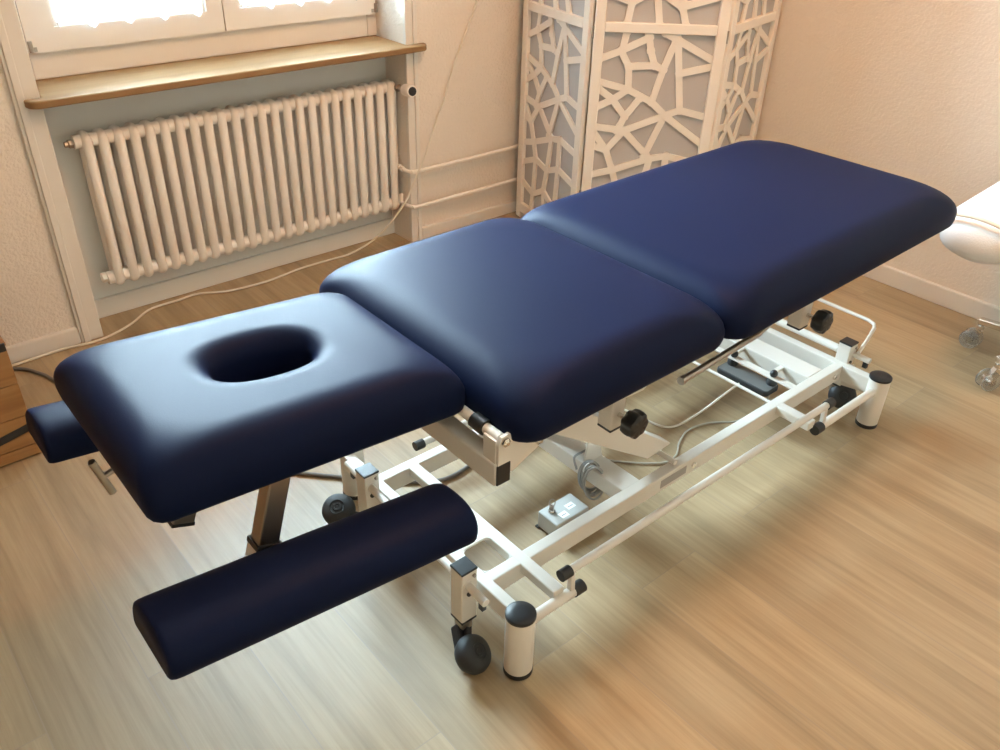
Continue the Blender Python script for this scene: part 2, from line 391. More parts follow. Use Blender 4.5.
# ------------------------------------------------------------------ folding screen
STR = [(0.113, 0.836, 0.102, 0.776), (0.188, 0.835, 0.201, 0.778), (0.201, 0.778, 0.22, 0.73), (0.047, 0.745, 0.099, 0.774), (0.099, 0.774, 0.192, 0.82), (0.099, 0.774, 0.131, 0.723), (0.131, 0.723, 0.22, 0.73), (0.131, 0.723, 0.137, 0.646), (0.22, 0.73, 0.252, 0.717), (0.286, 0.822, 0.252, 0.717), (0.245, 0.837, 0.402, 0.75), (0.291, 0.814, 0.328, 0.581), (0.31, 0.706, 0.408, 0.734), (0.252, 0.717, 0.225, 0.606), (0.137, 0.646, 0.047, 0.669), (0.137, 0.646, 0.225, 0.606), (0.225, 0.606, 0.277, 0.561), (0.277, 0.561, 0.328, 0.581), (0.328, 0.581, 0.407, 0.56), (0.137, 0.646, 0.086, 0.609), (0.086, 0.609, 0.048, 0.579), (0.086, 0.609, 0.04, 0.649), (0.086, 0.609, 0.134, 0.551), (0.134, 0.551, 0.181, 0.617), (0.134, 0.551, 0.112, 0.5), (0.137, 0.501, 0.277, 0.561), (0.043, 0.511, 0.137, 0.501), (0.277, 0.561, 0.219, 0.407), (0.277, 0.561, 0.404, 0.462), (0.137, 0.501, 0.242, 0.403), (0.137, 0.501, 0.078, 0.429), (0.054, 0.493, 0.078, 0.429), (0.078, 0.429, 0.047, 0.442), (0.078, 0.429, 0.108, 0.354), (0.04, 0.332, 0.108, 0.354), (.108, .354, .242, .403), (.242, .403, .301, .415), (.301, .415, .41, .39),
       (.108, .354, .13, .29), (.13, .29, .05, .25), (.13, .29, .22, .27), (.22, .27, .242, .403), (.22, .27, .30, .30), (.30, .30, .301, .415), (.30, .30, .41, .27), (.22, .27, .20, .18), (.20, .18, .12, .14), (.13, .29, .12, .14), (.20, .18, .29, .13), (.29, .13, .30, .30), (.29, .13, .41, .17), (.05, .17, .12, .14), (.12, .14, .11, .07), (.20, .18, .22, .07), (.29, .13, .31, .07)]
P = [V((2.301, 2.540, 0)), V((2.212, 2.097, 0)), V((2.540, 1.786, 0)), V((2.966, 1.882, 0))]
scr = thing('folding_screen', 'white three-panel folding screen with cut-out lattice over grey cloth', 'folding screen', (2.45, 2.05, 0))
def panel(a, b, mirror=False):
    e = (b - a).normalized(); wd = (b - a).length - .006; nrm = V((e.y, -e.x, 0))
    if nrm.dot(V((0, 0, 0)) - a) < 0: nrm = -nrm
    a = a + e * .003
    def pt(u, z, d=0): return a + e * (u * wd / .452) + V((0, 0, z)) + nrm * d
    m = MB(); T = .022
    def bx(u0, u1, z0, z1, d0=-T / 2, d1=T / 2):
        vs = [pt(u, z, d) for z in (z0, z1) for d in (d0, d1) for u in (u0, u1)]
        m.add(vs, [(0, 2, 3, 1), (4, 5, 7, 6), (0, 1, 5, 4), (2, 6, 7, 3), (0, 4, 6, 2), (1, 3, 7, 5)])
    bx(0, .036, .01, 1.66); bx(.416, .452, .01, 1.66)
    for z0, z1 in ((.035, .075), (.834, .866), (1.62, 1.66)): bx(.036, .416, z0, z1)
    fr = m.build('panel_frame', 'screen_frame', scr, bevel=.003)
    lt = MB()
    for dz in (0, .79):
        for i, (u0, z0, u1, z1) in enumerate(STR):
            u0, u1 = [(.026 if q < .056 else .426 if q > .398 else q) for q in (u0, u1)]
            th = .006 + .00004 * i
            A, B = pt(u0, z0 + dz), pt(u1, z1 + dz); d = (B - A).normalized(); s = nrm.cross(d).normalized()
            A -= d * .004; B += d * .004
            hw = .0117
            vs = [p + s * (j * hw) + nrm * (k * th / 2) for p in (A, B) for j, k in ((-1, -1), (1, -1), (1, 1), (-1, 1))]
            lt.add(vs, [(3, 2, 1, 0), (4, 5, 6, 7), (0, 1, 5, 4), (1, 2, 6, 5), (2, 3, 7, 6), (3, 0, 4, 7)])
            if dz == 0 or True:
                for e_, q in enumerate((A + d * .004, B - d * .004)):      # rounded joints
                    hj = .0042 + .000006 * (2 * i + e_); lt.lathe([(.0150, -hj), (.0150, hj)], q, nrm, 10)
    lt.build('lattice', 'screen_frame', fr, smooth=40)
    m = MB()
    for z0, z1 in ((.07, .84), (.86, 1.625)): bx(.032, .42, z0, z1, -.0075, -.0055)
    m.build('cloth_backing', 'screen_cloth', fr, label='grey cloth')
g = (P[1] - P[0]).normalized() * .012
panel(P[0] - g * .3, P[1] - g)
for i in (1, 2): panel(P[i], P[i + 1])
for i, q in ((1, P[1]), (2, P[2])):
    for z in (.25, .83, 1.45):
        MB().tube([q + V((0, 0, z - .02)), q + V((0, 0, z + .02))], .0045, 10).build('hinge', 'steel', scr, smooth=40)
for q in P[:1] + P[1:]:
    d = (V((2.5, 2.05, 0)) - q).normalized() * .02 if q in (P[0], P[3]) else V((0, 0, 0))
    MB().lathe([(.009, 0), (.011, .003), (.011, .012)], q + d, (0, 0, 1), 14).build('foot', 'screen_frame', scr, smooth=40)

# ------------------------------------------------------------------ treatment table
CY = 1.095
T = thing('treatment_table', 'navy blue padded treatment table with face hole on white steel frame', 'treatment table', (1.42, CY, 0))

def ring_mesh(rings, cap0=True, cap1=True):
    m = MB(); n = len(rings[0])
    for r in rings: m.v += [V(p) for p in r]
    for i in range(len(rings) - 1):
        for k in range(n): m.f.append((i * n + k, i * n + (k + 1) % n, (i + 1) * n + (k + 1) % n, (i + 1) * n + k))
    if cap0: m.f.append(tuple(range(n))[::-1])
    if cap1: m.f.append(tuple((len(rings) - 1) * n + k for k in range(n)))
    return m
def pad_profile(t, rh, rv, bul):
    """(inset, z) from the bottom edge to the inner end of the rolled top edge"""
    p = [(.008, 0), (.002, .002), (0, .007), (-bul, t * .22)]
    zc = t - rv
    if zc > t * .24: p.append((-bul, zc))
    for k in range(1, 13):
        a = PI / 2 * k / 12; p.append((rh - (rh + bul) * math.cos(a) ** .9, zc + rv * math.sin(a)))
    return p
def pad(x0, x1, hw, z, t, rc, rh=.075, rv=.062, bul=.002, crown=.009, rot=0., N=176):
    hx = (x1 - x0) / 2; cx = (x0 + x1) / 2; rings = []
    for ins, zz in pad_profile(t, rh, rv, bul):
        rings.append([(px, py, zz) for px, py in dense(rrect(hx - ins, hw - ins, [max(.012, q + ins * .9) for q in rc]), N)])
    base = rings[-1]
    for s in (.95, .88, .78, .66, .52, .38, .24, .12, .03):
        rings.append([(px * s, py * s, t) for px, py, _ in base])
    m = ring_mesh(rings); c, sn = math.cos(rot), math.sin(rot)
    for p in m.v: p.z += crown * (1 - (p.x / (hx + .004)) ** 2) * (1 - (p.y / (hw + .004)) ** 2) * min(1, p.z / t) ** 2
    m.v = [V((p.x * c - p.y * sn + cx, p.x * sn + p.y * c + 1.088, p.z + z)) for p in m.v]
    return m
# leg section and seat section
pad(1.256, 2.246, .322, .573, .091, [.075, .035, .05, .06], rot=math.radians(1.2)).build('leg_cushion', 'vinyl', T, smooth=50)
pad(.720, 1.266, .322, .573, .088, [.055, .045, .05, .05], rot=math.radians(.4)).build('back_cushion', 'vinyl', T, smooth=50)
# head section with face hole
def head_pad():
    x0, x1, hw, z, t, N = .194, .716, .198, .585, .093, 144
    hx = (x1 - x0) / 2; cx = (x0 + x1) / 2
    hcx, hcy, ha, hb = .004, .006, .080, .046
    out0 = dense(rrect(hx, hw, .022), N); angs = [math.atan2(py / hw, px / hx) for px, py in out0]
    def hole(o):
        out = []
        for a in angs:
            ca, sa = math.cos(a), math.sin(a); e = 2.35
            den = (abs(ca) ** e + abs(sa) ** e) ** (1 / e)
            out.append((hcx + (ha + o) * ca / den, hcy + (hb + o) * sa / den))
        return out
    rings = []
    for ins, zz in pad_profile(t, .062, .060, .002):
        rings.append([(a, b, zz) for a, b in dense(rrect(hx - ins, hw - ins, max(.010, .022 + ins * 1.0)), N)])
    A = rings[-1]; lip = .042; lv = .040
    B = hole(lip)
    for s in (.08, .2, .35, .5, .65, .8, .92, 1):
        rings.append([(p[0] + (q[0] - p[0]) * s, p[1] + (q[1] - p[1]) * s, t) for p, q in zip(A, B)])
    for k in range(1, 13):
        a = PI / 2 * k / 12
        rings.append([(px, py, t - lv * (1 - math.cos(a))) for px, py in hole(lip * (1 - math.sin(a)))])
    rings.append([(px, py, .02) for px, py in hole(-.002)]); rings.append([(px, py, 0) for px, py in hole(-.001)])
    m = ring_mesh(rings, False, False); n = N; L = (len(rings) - 1) * n
    for k in range(n): m.f.append((L + k, L + (k + 1) % n, (k + 1) % n, k))
    m.v = [V((p.x + cx, p.y + 1.09, p.z + z - .078 * (p.x + cx - x1))) for p in m.v]
    return m
head_pad().build('head_cushion', 'vinyl', T, smooth=50)

# arm rests on both sides of the head section
def armrest(yc):
    L, hw = .252, .066; sec = [(-hw + .006, 0), (-hw, .005), (-hw - .001, .018)]
    for k in range(1, 20):
        t = PI * k / 20; sec.append((-(hw + .001) * math.copysign(abs(math.cos(t)) ** .8, math.cos(t)), .016 + .045 * math.sin(t) ** .85))
    sec += [(hw + .001, .018), (hw, .005), (hw - .006, 0)]
    rings = []
    for x, k in ((-L, .90), (-L + .002, .96), (-L + .007, .99), (-L + .016, 1), (-L * .5, 1.003), (0, 1.004), (L * .5, 1.003), (L - .020, 1), (L - .009, .985), (L - .002, .94), (L, .88)):
        rings.append([(x, y * k, .001 + z * k + .03 * (1 - k)) for y, z in sec])
    m = ring_mesh(rings)
    m.xf(Matrix.Translation(V((.390 + (.012 if yc > CY else 0), yc, .453 + (.013 if yc > CY else 0)))) @ Matrix.Rotation(math.atan(.118), 4, 'Y'))
    return m
NYA, FYA = .836, 1.360
for yc in (NYA, FYA):
    a = armrest(yc).build('armrest_cushion', 'vinyl', T, smooth=50)
    b = MB(); sy = 1 if yc < CY else -1
    dz_ = .013 if yc > CY else 0; b.bar((.17, yc, .480 + dz_), (.60, yc, .426 + dz_), .09, .012); b.build('cushion_board', 'vinyl_under', a, bevel=.003)
    br = MB(); br.bar((.30, yc - sy * .03, .468), (.30, yc + sy * .085, .468), .034, .034)
    br.bar((.330, yc + sy * .079, .452), (.3435, yc + sy * .079, .496), .033, .039); br.bar((.30, yc + sy * .07, .464), (.345, yc + sy * .07, .464), .03, .03)
    br.build('armrest_bracket', 'white', a, bevel=.003, label='white bracket under the arm cushion')
    tb = MB(); tb.bar((.345, yc + sy * .079, .500), (.379, yc + sy * .079, .612), .028, .034)
    o = tb.build('armrest_tube', 'steel', T, bevel=.003, label='bare steel tube')
    MB().bar((.3430, yc + sy * .079, .494), (.3455, yc + sy * .079, .502), .034, .040).build('tube_collar', 'black', o)
st = MB(); st.bar((.244, .955, .572), (.266, .955, .628), .032, .030, up=(0, 1, 0))
o = st.build('head_slide_tube', 'steel', T, bevel=.002, label='bare steel tube end under the head cushion')
MB().bar((.2425, .955, .569), (.2445, .955, .574), .033, .031, up=(0, 1, 0)).build('tube_plug', 'black', o)
th = MB(); th.tube([(.278, 1.30, .447), (.225, 1.30, .434), (.22, 1.30, .434)], .0055, 12); th.tube([(.214, 1.30, .472), (.233, 1.30, .394)], .007, 14)
th.tube([(.278, 1.30, .447), (.34, 1.29, .46), (.345, FYA - .082, .49)], .0055, 12)
th.build('clamp_handle', 'steel', T, smooth=40, label='grey T-shaped clamp handle')

# --- upper frame under the cushions
fr = MB()
for y in (CY - .235, CY + .235):
    fr.box(.80, 1.27, y - .013, y + .013, .538, .570); fr.box(1.33, 2.12, y - .013, y + .013, .538, .570)
for x in (.80, 1.245, 1.345, 2.10): fr.box(x, x + .026, CY - .25, CY + .25, .540, .568)
fr.build('upper_frame', 'white', T, bevel=.003)
bd = MB(); bd.box(.775, 1.255, CY - .275, CY + .275, .568, .584); bd.box(1.335, 2.19, CY - .275, CY + .275, .568, .584)
bd.bar((.235, 1.09, .628), (.70, 1.09, .592), .30, .012)
bd.build('cushion_board', 'vinyl_under', T, bevel=.002)
hf = MB()
for y in (.975, 1.205): hf.bar((.25, y, .612), (.705, y, .577), .026, .024)
hf.build('head_frame', 'white', T, bevel=.003)
# head cross tube, gussets and hinge
ct = MB(); ct.box(.694, .728, .797, 2 * CY - .797, .494, .540)
hct = ct.build('cross_tube', 'white', T, bevel=.004, seg=3)
for y in (.7955, 2 * CY - .7955): MB().box(.6965, .7255, y - .002, y + .002, .4965, .5375).build('end_cap', 'black', hct, bevel=.003)
for sy in (-1, 1):
    y = CY + sy * .294
    g = MB(); poly = [(.699, y, .532), (.699, y, .578), (.705, y, .592), (.722, y, .594), (.742, y, .576), (.79, y, .572), (.806, y, .562), (.800, y, .543), (.728, y, .512)]
    g.prism(poly, (0, sy * .006, 0)); g.prism([(.697, y, .50), (.697, y, .585), (.701, y, .585), (.701, y, .50)], (0, -sy * .03, 0))
    gp = g.build('gusset_plate', 'white', T)
    for x, z in ((.712, .582), (.786, .552)):
        MB().lathe([(.0085, 0), (.0085, .005), (.006, .006), (.004, .0085)], (x, y + sy * .006, z), (0, sy, 0), 6).build('bolt', 'chrome', gp)
hi = MB().tube([(.712, CY - .29, .582), (.712, CY + .29, .582)], .0095, 16).build('hinge_tube', 'white', T, smooth=40)
for y in (CY - .238, CY - .15, CY + .238, CY + .15): MB().tube([(.712, y - .015, .582), (.712, y + .015, .582)], .0145, 18).build('bushing', 'black', hi, smooth=40)
MB().box(.722, .735, CY - .27, CY + .27, .572, .586).build('hinge_strip', 'white', T, bevel=.002)
# accessory sockets with star knobs
def socket(x, sy):
    y = CY + sy * .265; a, b = sorted((y, y - sy * .036))
    so = MB().box(x, x + .036, a, b, .441, .572).build('accessory_socket', 'white', T, bevel=.004, seg=3)
    MB().box(x + .001, x + .035, a + .001, b - .001, .437, .4415).build('socket_plug', 'black', so)
    if x < 1.3: MB().prism([(x + .034, y - sy * .030, .572), (x + .034, y - sy * .030, .476), (1.135, y - sy * .030, .470), (1.262, y - sy * .030, .556), (1.262, y - sy * .030, .572)], (0, -sy * .005, 0)).build('socket_plate', 'white', so)
    if sy < 0:
        kx, kz = x + .019, .474
        MB().tube([(kx, y + .002, kz), (kx, y - .026, kz)], .005, 12).build('threaded_stud', 'chrome', so, smooth=40)
        m = MB(); n = 56; prof = [(.2, -.012), (.75, -.012), (.93, -.008), (1, 0), (1, .010), (.93, .017), (.75, .020), (.2, .020)]
        for rr, h in prof:
            for k in range(n):
                t = 2 * PI * k / n; r = .0265 * rr * (1 + .075 * math.cos(7 * t) * min(1, rr * 1.2)); m.v.append(V((kx + r * math.cos(t), y - .034 - h, kz + r * math.sin(t))))
        for i in range(len(prof) - 1):
            for k in range(n): m.f.append((i * n + k, i * n + (k + 1) % n, (i + 1) * n + (k + 1) % n, (i + 1) * n + k))
        m.f.append(tuple(range(n))); m.f.append(tuple((len(prof) - 1) * n + k for k in range(n))[::-1])
        m.build('star_knob', 'black', so, smooth=35)
for x in (1.012, 1.650):
    for sy in (-1, 1): socket(x, sy)
# release lever under the leg section
lv = MB().tube([(1.30, .885, .415), (1.60, .905, .412), (1.75, .915, .45), (1.80, .92, .54)], .0085, 14).build('release_lever', 'steel', T, smooth=50, label='bare steel lever tube')
MB().tube([(1.292, .8845, .415), (1.303, .8852, .415)], .0098, 14).build('end_cap', 'steel', lv, smooth=40)

# --- lift arms
for y in (.955, 2 * CY - .955):
    a = MB(); h = .042
    dx, dz = .874, -.485          # direction of the arm
    A = V((.80, y, .507)); B = V((1.39, y, .180))
    a.prism([(px, y - .02, pz) for px, pz in ((.86, .545), (1.141, .348), (1.372, .178), (1.288, .172), (.991, .378), (.80, .515), (.80, .545))], (0, .04, 0))
    a.build('lift_arm', 'white', T, bevel=.003)
for y0, y1 in ((.890, .950), (2 * CY - .890, 2 * CY - .950)): MB().tube([(1.335, y0, .166), (1.335, y1, .166)], .007, 12).build('pivot_pin', 'white', T, smooth=40)
for y in (1.03, 1.16):
    MB().prism([(1.175, y, .15), (1.235, y, .15), (1.215, y, .235), (1.185, y, .235)], (0, .006, 0)).build('motor_bracket', 'white', T, bevel=.001)
ac = MB().bar((1.20, 1.098, .215), (1.80, 1.098, .44), .05, .05); ac.build('lift_motor', 'greybox', T, bevel=.008, seg=3)
MB().tube([(1.205, 1.02, .222), (1.205, 1.175, .222)], .007, 12).build('motor_pin', 'chrome', T, smooth=40)

# --- base frame
RAILN, RAILF = .900, 2 * CY - .900
for y in (RAILN, RAILF):
    rl = MB().box(.764, 2.085, y - .014, y + .014, .104, .150).build('side_rail', 'white', T, bevel=.003, seg=3)
    if y < CY:
        MB().box(1.285, 1.378, y - .0146, y - .0138, .116, .139).build('rating_sticker', 'greysticker', rl, label='small grey sticker')
        for x in (1.405, 2.03): MB().lathe([(.008, 0), (.008, .004), (.005, .006)], (x, y - .014, .128), (0, -1, 0), 6).build('bolt', 'chrome', rl)
cyn, cyf = .783, 2 * CY - .783
for x0, x1, ya, yb, nm, z0 in ((.752, .777, cyn, cyf + .02, 'cross_bar', .108), (.848, .876, cyn + .004, RAILF - .005, 'cross_bar', .126),
                               (2.064, 2.092, cyn, cyf, 'cross_bar', .104), (1.178, 1.238, RAILN + .01, RAILF - .01, 'cross_bar', .108),
                               (1.932, 2.004, RAILN + .013, RAILF - .013, 'cross_bar', .098)):
    MB().box(x0, x1, ya, yb, z0, .1503).build(nm, 'white', T, bevel=.003, seg=3)
for sy in (-1, 1):
    y0 = CY + sy * .30
    e = MB(); a, b = sorted((RAILN - .01 if sy < 0 else RAILF + .01, CY + sy * .306)); e.box(1.744, 1.774, a, b, .126, .150)
    e.build('cross_bar', 'white', T, bevel=.003)
MB().tube([(1.757, RAILN + .01, .143), (1.757, RAILF - .01, .143)], .0045, 10).build('tie_rod', 'white', T, smooth=40)
pt_ = MB().box(.774, .850, .990, 1.150, .1440, .1500).build('tie_plate', 'white', T, bevel=.002)
for fx, fy, ax_, ay_ in ((.777, .914, 1, 1), (.848, .914, -1, 1), (.777, .990, 1, -1), (.848, .990, -1, -1)):
    q = [(fx, fy)]
    for k in range(7):
        t = PI / 2 * k / 6; q.append((fx + ax_ * .012 * (1 - math.sin(t)), fy + ay_ * .012 * (1 - math.cos(t))))
    MB().prism([(x, y, .1435) for x, y in q], (0, 0, .0063)).build('weld_fillet', 'white', pt_)
# round feet
for x in (.757, 2.083):
    for y in (cyn, cyf):
        if x < 1 and y > CY: x += .032; y += .028
        lg = MB().lathe([(.0285, .010), (.0290, .012), (.0290, .156), (.0285, .158)], (x, y, 0), (0, 0, 1), 40).build('foot_leg', 'white', T, smooth=40)
        MB().lathe([(.030, .156), (.0302, .158), (.030, .162), (.027, .1645), (.012, .1655)], (x, y, 0), (0, 0, 1), 40).build('end_cap', 'black', lg, smooth=40)
        MB().lathe([(.028, 0), (.0298, .002), (.0298, .011), (.029, .013)], (x, y, 0), (0, 0, 1), 40).build('foot_ring', 'black', lg, smooth=40)
# castor posts with axle, castors
def castor(px, py, wc, ax):
    st = MB().lathe([(.0180, 0), (.0190, -.003), (.0190, -.010), (.0172, -.012), (.0172, -.017), (.0185, -.019), (.0185, -.030), (.0150, -.034)], (px, py, .070), (0, 0, 1), 28)
    s = st.build('castor', 'steel', T, smooth=40, label='dark rubber castor with steel collar')
    wc = V(wc); ax = V(ax).normalized()
    fk = MB(); top = V((px, py, .048)); d = (wc - top); d.z = 0; d.normalize(); sd = V((d.y, -d.x, 0)) * .015
    fk.bar(top + sd + V((0, 0, -.004)), wc - ax * .020 + sd * .6 + V((0, 0, -.004)), .016, .024, up=ax); fk.bar(top - sd * .4, wc - ax * .018, .016, .018, up=ax)
    fk.build('castor_fork', 'black', s, bevel=.004)
    wh = MB().lathe([(.012, -.022), (.026, -.021), (.034, -.016), (.0388, -.005), (.0388, .004), (.035, .014), (.028, .0195), (.0165, .0215), (.015, .0195), (.0105, .0195), (.0095, .0215), (.006, .0215), (.005, .0205)], wc, ax, 36)
    wh.build('wheel', 'rubber', s, smooth=35)
for px, py, wc, ax in ((.720, .910, (.690, .842, .040), (.30, -.55, .72)), (.732, 1.270, (.690, 1.340, .066), (-.35, -.30, .88)),
                       (2.105, .905, (2.10, .878, .040), (-.6, -.5, .5)), (2.105, 1.28, (2.15, 1.31, .038), (.6, .6, 0))):
    po = MB().box(px - .019, px + .019, py - .019, py + .019, .073, .205).build('castor_post', 'white', T, bevel=.003, seg=3)
    MB().box(px - .0195, px + .0195, py - .0195, py + .0195, .204, .2095).build('end_cap', 'black', po, bevel=.0015)
    MB().box(px - .0185, px + .0185, py - .0185, py + .0185, .068, .0735).build('post_ferrule', 'black', po)
    castor(px, py, wc, ax)
    MB().lathe([(.0045, 0), (.0045, .004), (.003, .005)], (px + .010, py - .019, .193), (0, -1, 0), 6).build('bolt', 'steel', po)
    MB().lathe([(.005, 0), (.005, .004)], (px - .003, py - .019, .150), (0, -1, 0), 10).build('axle_clip', 'black', po)
    MB().lathe([(.0125, 0), (.0125, .0012), (.0105, .0012)], (px - .004, py - .019, .173), (0, -1, 0), 20).build('axle_collar', 'white', po, smooth=40)
for x, xf in ((.714, .731), (2.112, 2.112)):
    ax = MB().tube([(x, .835, .173), (xf, 1.355, .173)], .0085, 16).build('axle_tube', 'white', T, smooth=40)
    for y in (.845, 1.33): MB().box(x - .004 + (xf - x) * (y > 1), x + .006 + (xf - x) * (y > 1), y - .005, y + .007, .148, .166).build('axle_clip', 'black', ax)
# plates beside the far castor post and the rear corner
pl = MB(); pl.prism([(2.092, .886, .150), (2.092, .80, .125), (2.092, .80, .090), (2.092, .886, .075)], (.006, 0, 0)); pl.prism([(2.092, .887, .15), (2.15, .887, .12), (2.15, .887, .08), (2.092, .887, .075)], (0, .005, 0))
pl.build('corner_plate', 'white', T)
# foot bars
for sy in (-1, 1):
    y = CY + sy * .312; yb = CY + sy * .308
    far = sy > 0
    za, zb, zc, zd = (.125, .122, .187, .182) if not far else (.050, .050, .086, .086)
    for xs in ((.78, .90), (2.06, 1.795))[far:]:
        z = za if xs[0] < 1 else zb
        MB().tube([(xs[0], y, z), (xs[1], y, z)], .0115, 16).build('bar_arm', 'white', T, smooth=40)
    xh = .885 if not far else .975
    lb = MB().tube([(xh, yb, zc), (1.808, yb, zd)], .0092, 16).build('foot_bar', 'white', T, smooth=40)
    for a, b, z in ((xh - .023, xh + .002, zc), (1.806, 1.832, zd)):
        MB().tube([(a, yb, z), (b, yb, z)], .0125, 18).build('end_cap', 'black', lb, smooth=40)
    for a, b, z in ((.898, .924, za), (1.768, 1.797, zb))[far:]:
        MB().tube([(a, y, z), (b, y, z)], .0142, 18).build('end_cap', 'black', lb, smooth=40)
    for x, z1, z0 in ((.892, zc, za), (1.802, zd, zb))[far:]:
        MB().bar((x, y, z0), (x, yb, z1), .012, .012, up=(1, 0, 0)).build('bar_link', 'white', lb, bevel=.002)
# rear foot loop
pts = [(2.108, .872, .185), (2.18, .889, .192), (2.250, .907, .199), (2.272, .920, .20), (2.282, .945, .20), (2.282, 1.10, .20), (2.282, 1.30, .20), (2.262, 1.345, .20), (2.135, 1.345, .19)]
MB().tube(pts, .0052, 12).build('foot_loop', 'white', T, smooth=60)
MB().tube([(2.105, .93, .172), (2.105, 1.26, .172)], .010, 14).build('axle_tube', 'white', T, smooth=40)
# control unit hung on a flat bar between the rails
fb = MB().box(1.850, 1.874, RAILN + .012, 1.30, .146, .150).build('flat_bar', 'white', T)
for y in (1.110, .978):
    MB().lathe([(.003, 0), (.0085, .002), (.011, .008), (.0105, .014), (.006, .019), (.002, .020)], (1.862, y, .150), (0, 0, 1), 20).build('ball_nut', 'black', fb, smooth=40)
    MB().lathe([(.014, 0), (.0155, .004), (.0155, .016), (.012, .021)], (1.862, y, .125), (0, 0, 1), 20).build('buffer', 'rubber', fb, smooth=40)
    MB().box(1.872, 1.934, y + .012, y + .024, .138, .147).build('bracket_tab', 'white', fb)
cu = MB().prism([(x + 1.845, y + 1.045, .108) for x, y in rrect(.033, .085, .012)], (0, 0, .017)).build('control_unit', 'rubber', T, bevel=.003, label='flat black control unit')
MB().prism([(x + 1.845, y + 1.045, .1248) for x, y in rrect(.030, .082, .010)], (0, 0, .0014)).build('unit_lid', 'unit_grey', cu, label='dull grey lid')
MB().tube(spline([(1.818, 1.046, .114), (1.78, 1.062, .085), (1.72, 1.085, .040), (1.655, 1.107, .008), (1.612, 1.129, .004), (1.595, 1.185, .004), (1.588, 1.24, .004), (1.56, 1.33, .004)], 8), .0032, 8).build('control_cord', 'whitecord', T, smooth=60)
MB().tube(spline([(1.90, .99, .10), (1.87, .995, .03), (1.80, 1.018, .004), (1.725, 1.063, .004), (1.652, 1.079, .004), (1.585, 1.056, .004), (1.537, 1.027, .004), (1.48, 1.03, .004), (1.40, 1.10, .004), (1.33, 1.20, .004), (1.28, 1.24, .05), (1.25, 1.22, .13)], 8), .0027, 8).build('control_cord', 'softcord', T, smooth=60)

# ------------------------------------------------------------------ key switch box with its coiled cord
kb = thing('switch_box', 'light grey key switch box on the floor under the table', 'switch box', (1.115, 1.03, 0))
MB().box(1.062, 1.168, .994, 1.060, .003, .050).build('box_body', 'greybox', kb, bevel=.004, seg=3)
fl = MB()
for x, y in ((1.064, .996), (1.166, .996), (1.064, 1.058), (1.166, 1.058)): fl.box(x - .005, x + .005, y - .005, y + .005, 0, .004)
fl.build('box_foot', 'rubber', kb)
lk = MB().lathe([(.009, 0), (.009, .004), (.007, .006), (.007, .009)], (1.085, 1.038, .050), (0, 0, 1), 18).build('key_lock', 'chrome', kb, smooth=40)
ky = MB().box(1.0835, 1.0865, 1.031, 1.045, .058, .072); ky.tube([(1.085 + .009 * math.cos(t * PI / 8), 1.038 + .004 * math.sin(t * PI / 8), .077 + .008 * math.sin(t * PI / 8)) for t in range(16)], .0014, 6, closed=True)
ky.build('key', 'steel', lk)
for x0, x1 in ((1.090, 1.112), (1.122, 1.146)):
    s = MB().box(x0, x1, 1.004 + (x0 - 1.09) * .4, 1.022 + (x0 - 1.09) * .4, .0500, .0504).build('box_sticker', 'sticker', kb)
    MB().box(x0 + .004, x1 - .004, 1.011 + (x0 - 1.09) * .4, 1.013 + (x0 - 1.09) * .4, .0504, .0506).build('sticker_mark', 'ink', s)
co = MB()
for q in range(6):
    o = (q - 2.5); c = V((1.182 + o * .003, 1.008 + o * .006, .118 + .004 * math.sin(q * 2.1))); pp = []
    for k in range(28):
        t = 2 * PI * k / 28; a, b = .024 + .003 * math.sin(q * 1.7), .050 + .003 * math.cos(q * 2.3)
        pp.append(c + V((.020, -.012, 0)).normalized() * (a * math.cos(t)) + V((.15, .02, -1)).normalized() * (b * math.sin(t)))
    co.tube(pp, .0029, 8, closed=True)
co.tube(spline([(1.215, .985, .03), (1.208, .99, .012), (1.19, 1.0, .012), (1.166, 1.02, .022)], 6), .0029, 8)
co.tube(spline([(1.15, 1.03, .15), (1.16, 1.05, .168), (1.19, 1.055, .166), (1.215, 1.06, .16)], 6), .0029, 8)
co.build('cord_coil', 'greycord', kb, smooth=60, label='coiled grey cord')
MB().tube([(1.166 + .012 * math.cos(t * PI / 8), 1.012, .155 + .016 * math.sin(t * PI / 8)) for t in range(16)], .0014, 6, closed=True).build('cable_tie', 'sticker', kb)

# ------------------------------------------------------------------ loose cables
c = MB().tube(spline([(2.16, 2.588, 1.05), (2.105, 2.586, .879), (2.025, 2.586, .72), (1.975, 2.585, .62), (1.945, 2.584, .54), (1.900, 2.583, .456), (1.83, 2.552, .36), (1.792, 2.548, .302), (1.735, 2.55, .205), (1.66, 2.56, .12), (1.60, 2.60, .05), (1.52, 2.63, .008), (1.42, 2.635, .005), (1.30, 2.635, .005), (1.16, 2.615, .005), (1.02, 2.627, .005), (.92, 2.672, .005), (.853, 2.668, .005), (.749, 2.662, .005), (.66, 2.60, .005), (.552, 2.56, .005), (.442, 2.572, .005), (.33, 2.568, .005), (.20, 2.56, .005)], 8), .0038, 8)
tag(c.build('cord', 'whitecord', smooth=60), 'long thin white cord hanging down the wall and trailing along the floor to the left', 'cord')
c = MB().tube(spline([(.10, 2.57, .006), (.284, 2.545, .006), (.343, 2.47, .006), (.365, 2.404, .006), (.40, 2.27, .006), (.46, 2.05, .006), (.56, 1.80, .006), (.64, 1.67, .006), (.714, 1.585, .006), (.790, 1.502, .006), (.886, 1.405, .006), (.979, 1.336, .006), (1.07, 1.335, .006), (1.13, 1.36, .006), (1.17, 1.38, .05), (1.20, 1.33, .15), (1.22, 1.25, .156)], 8), .0052, 8)
tag(c.build('power_cord', 'darkcord', smooth=60), 'dark grey power cord crossing the floor beneath the head end of the table', 'cord')

